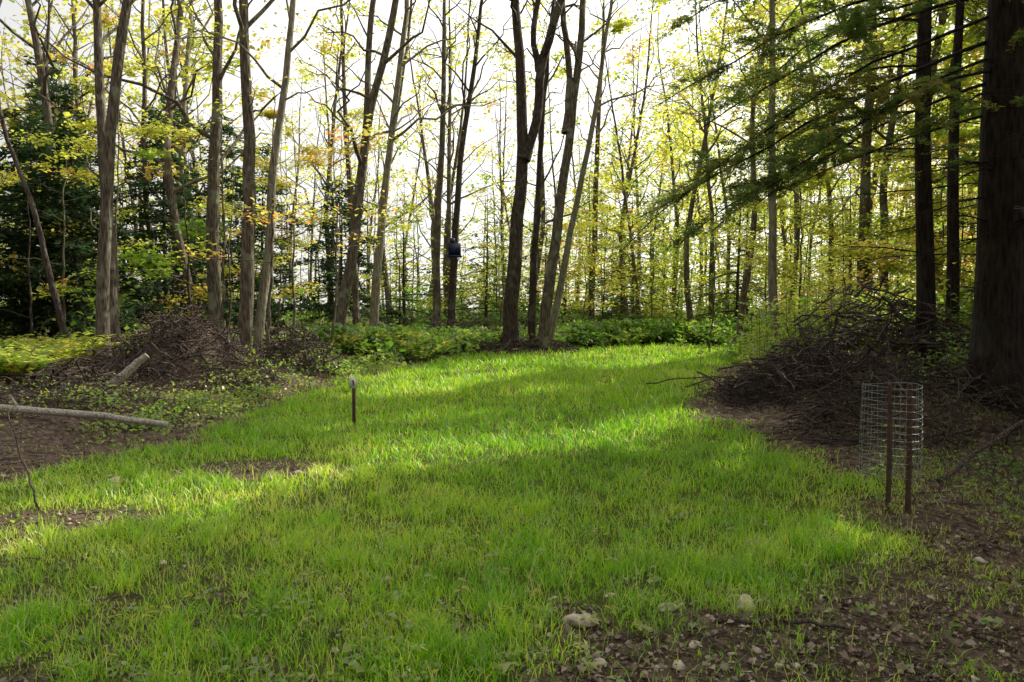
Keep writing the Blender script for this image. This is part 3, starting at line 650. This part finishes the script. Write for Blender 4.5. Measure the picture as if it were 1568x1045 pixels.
log('fallen_branch', [(-3.75, 5.8, .05), (-4.0, 6.0, .4), (-4.15, 6.05, .8)], .008, M_barkd, seed=5, stubs=1)
log('fallen_branch', [(2.3, 12.6, .35), (3.2, 12.9, .45), (4.6, 12.6, .4)], .012, M_stick, seed=6)

mb = MB(); rng = np.random.default_rng(3)
bz = float(hgt(-6.4, 16.6))
for k in range(9):
    a = rng.uniform(0, 6.28); rr = .22; x0, y0 = -6.35+math.cos(a)*rr, 16.6+math.sin(a)*rr; H = rng.uniform(.3, 1.1)
    tube(mb, [(x0+math.cos(a)*.25, y0+math.sin(a)*.25, bz-.15), (x0, y0, bz+.2), (x0-.03*math.cos(a), y0, bz+H)], [.12, .09, .015], 6, .5)
mb.build('tree_stump', M_barkl, smooth=True)

# ------------------------------------------------------------------ built objects
def box(mb, c, s, a=.5, rot=0):
    V = np.array([[i, j, k] for i in (-.5, .5) for j in (-.5, .5) for k in (-.5, .5)])*s
    if rot: q, w = math.cos(rot), math.sin(rot); V = V@np.array([[q, w, 0], [-w, q, 0], [0, 0, 1]])
    mb.add(V+c, [[0, 1, 3, 2], [4, 6, 7, 5], [0, 4, 5, 1], [2, 3, 7, 6], [0, 2, 6, 4], [1, 5, 7, 3]], a)
r = empty('trail_marker_post'); mb = MB(); sx, sy = -2.19, 10.2; sz = float(hgt(sx, sy))
box(mb, (sx, sy, sz+.31), (.045, .04, .74)); o = mb.build('stake', M_stake, r)
o.modifiers.new('b', 'BEVEL').width = .004
mb = MB(); box(mb, (sx, sy-.026, sz+.61), (.115, .008, .15)); mb.build('plate', M_sign, r)
mb = MB(); box(mb, (sx, sy-.032, sz+.61), (.018, .003, .07)); box(mb, (sx-.012, sy-.032, sz+.635), (.02, .003, .014)); mb.build('numeral', M_black, r)
r = empty('wire_tree_guard'); mb = MB(); cx, cy = 3.12, 6.05; cz = float(hgt(cx, cy)); rc = .225
th = np.linspace(0, 2*math.pi, 33)
for z in np.linspace(.28, 1.0, 13):
    rr = rc*(1+.03*np.sin(z*5+th*2)); tube(mb, np.stack([cx+rr*np.cos(th), cy+rr*np.sin(th), cz+z+.01*np.sin(th*2+1)], 1), .0015, 4)
for t in th[:-1:2]:
    z = np.linspace(.26, 1.015, 6); rr = rc*(1+.03*np.sin(z*5+t*2)); tube(mb, np.stack([cx+rr*np.cos(t), cy+rr*np.sin(t), cz+z], 1), .0015, 4)
mb.build('wire_mesh', M_wire, r)
mb = MB()
for (a, c, w) in ((cx-.11, cy-.19, .034), (cx+.045, cy-.2, .04)):
    tube(mb, [(a, c, cz-.1), (a+.004, c, cz+.5), (a-.004, c, cz+1.03)], [w*.6, w*.55, w*.5], 8, cap=True)
mb.build('stakes', M_stake, r, True)
mb = MB(); rng = np.random.default_rng(77)
tube(mb, [(cx, cy, cz), (cx+.02, cy, cz+.4), (cx, cy+.02, cz+.8)], [.008, .006, .003], 5); mb.build('seedling_stem', M_stick, r)
mb = MB(); C = np.array([cx, cy, cz+.3])+rng.normal(size=(40, 3))*[.07, .07, .14]; addleaves(mb, leafverts(C, .05, .5, rng), rng.uniform(0, .6, 40)); mb.build('seedling_leaves', M_weed, r)
r = empty('tree_stand'); mb = MB(); tx, ty, tz = -2.42, 31.5, 3.9
box(mb, (tx, ty-.1, tz+.2), (.5, .3, .5)); box(mb, (tx, ty-.2, tz-.1), (.6, .5, .06)); box(mb, (tx-.1, ty-.05, tz+.55), (.18, .12, .26)); mb.build('seat', M_blue, r)
mb = MB()
for q in (-.2, .2): tube(mb, [(tx+q, ty-.4, tz-.08), (tx+q*.3, ty, tz-.6)], .015, 6)
mb.build('braces', M_black, r)

# ------------------------------------------------------------------ light, sky, camera
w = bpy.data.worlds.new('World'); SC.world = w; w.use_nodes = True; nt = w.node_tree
sky = nt.nodes.new('ShaderNodeTexSky'); sky.sky_type = 'NISHITA'; sky.sun_disc = False
sky.sun_elevation = math.radians(SUN_EL); sky.sun_rotation = math.radians(SUN_AZ); sky.dust_density = 1.5; sky.air_density = 1.0
# white veil added to the sky to lift ambient light, stronger towards the sun
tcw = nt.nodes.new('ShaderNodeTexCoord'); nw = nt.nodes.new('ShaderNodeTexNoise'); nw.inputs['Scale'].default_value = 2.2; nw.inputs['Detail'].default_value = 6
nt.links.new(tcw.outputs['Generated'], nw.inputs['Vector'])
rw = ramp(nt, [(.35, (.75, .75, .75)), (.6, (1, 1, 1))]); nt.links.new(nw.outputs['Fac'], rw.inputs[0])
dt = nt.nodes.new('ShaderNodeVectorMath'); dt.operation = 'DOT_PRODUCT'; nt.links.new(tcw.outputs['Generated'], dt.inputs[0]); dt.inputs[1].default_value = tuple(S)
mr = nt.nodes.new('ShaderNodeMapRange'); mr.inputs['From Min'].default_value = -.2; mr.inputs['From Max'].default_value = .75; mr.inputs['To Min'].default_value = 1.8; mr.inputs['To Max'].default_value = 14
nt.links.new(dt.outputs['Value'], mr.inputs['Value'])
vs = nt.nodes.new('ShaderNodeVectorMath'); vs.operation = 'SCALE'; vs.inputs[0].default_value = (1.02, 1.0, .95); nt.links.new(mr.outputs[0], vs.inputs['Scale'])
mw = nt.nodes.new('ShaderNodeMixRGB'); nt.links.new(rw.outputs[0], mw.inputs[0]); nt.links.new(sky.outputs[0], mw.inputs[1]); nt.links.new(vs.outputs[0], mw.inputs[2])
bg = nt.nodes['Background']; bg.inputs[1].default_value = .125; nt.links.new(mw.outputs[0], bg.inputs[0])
sd = bpy.data.lights.new('sun', 'SUN'); sd.energy = 5; sd.angle = math.radians(.5); sd.color = (1, .94, .78)
so = bpy.data.objects.new('sun', sd); SC.collection.objects.link(so)
so.rotation_euler = Vector(S).to_track_quat('Z', 'Y').to_euler()
cd = bpy.data.cameras.new('camera'); cd.lens = 26; cd.sensor_width = 36; cd.clip_end = 2000; cd.clip_start = .05
co = bpy.data.objects.new('camera', cd); SC.collection.objects.link(co)
co.location = (0, 0, 1.65); co.rotation_euler = (math.radians(90-2.6), 0, 0); SC.camera = co
SC.view_settings.view_transform = 'Standard'; SC.view_settings.look = 'None'; SC.view_settings.exposure = 0
SC.cycles.max_bounces = 4; SC.cycles.transmission_bounces = 3; SC.cycles.diffuse_bounces = 3; SC.cycles.glossy_bounces = 1
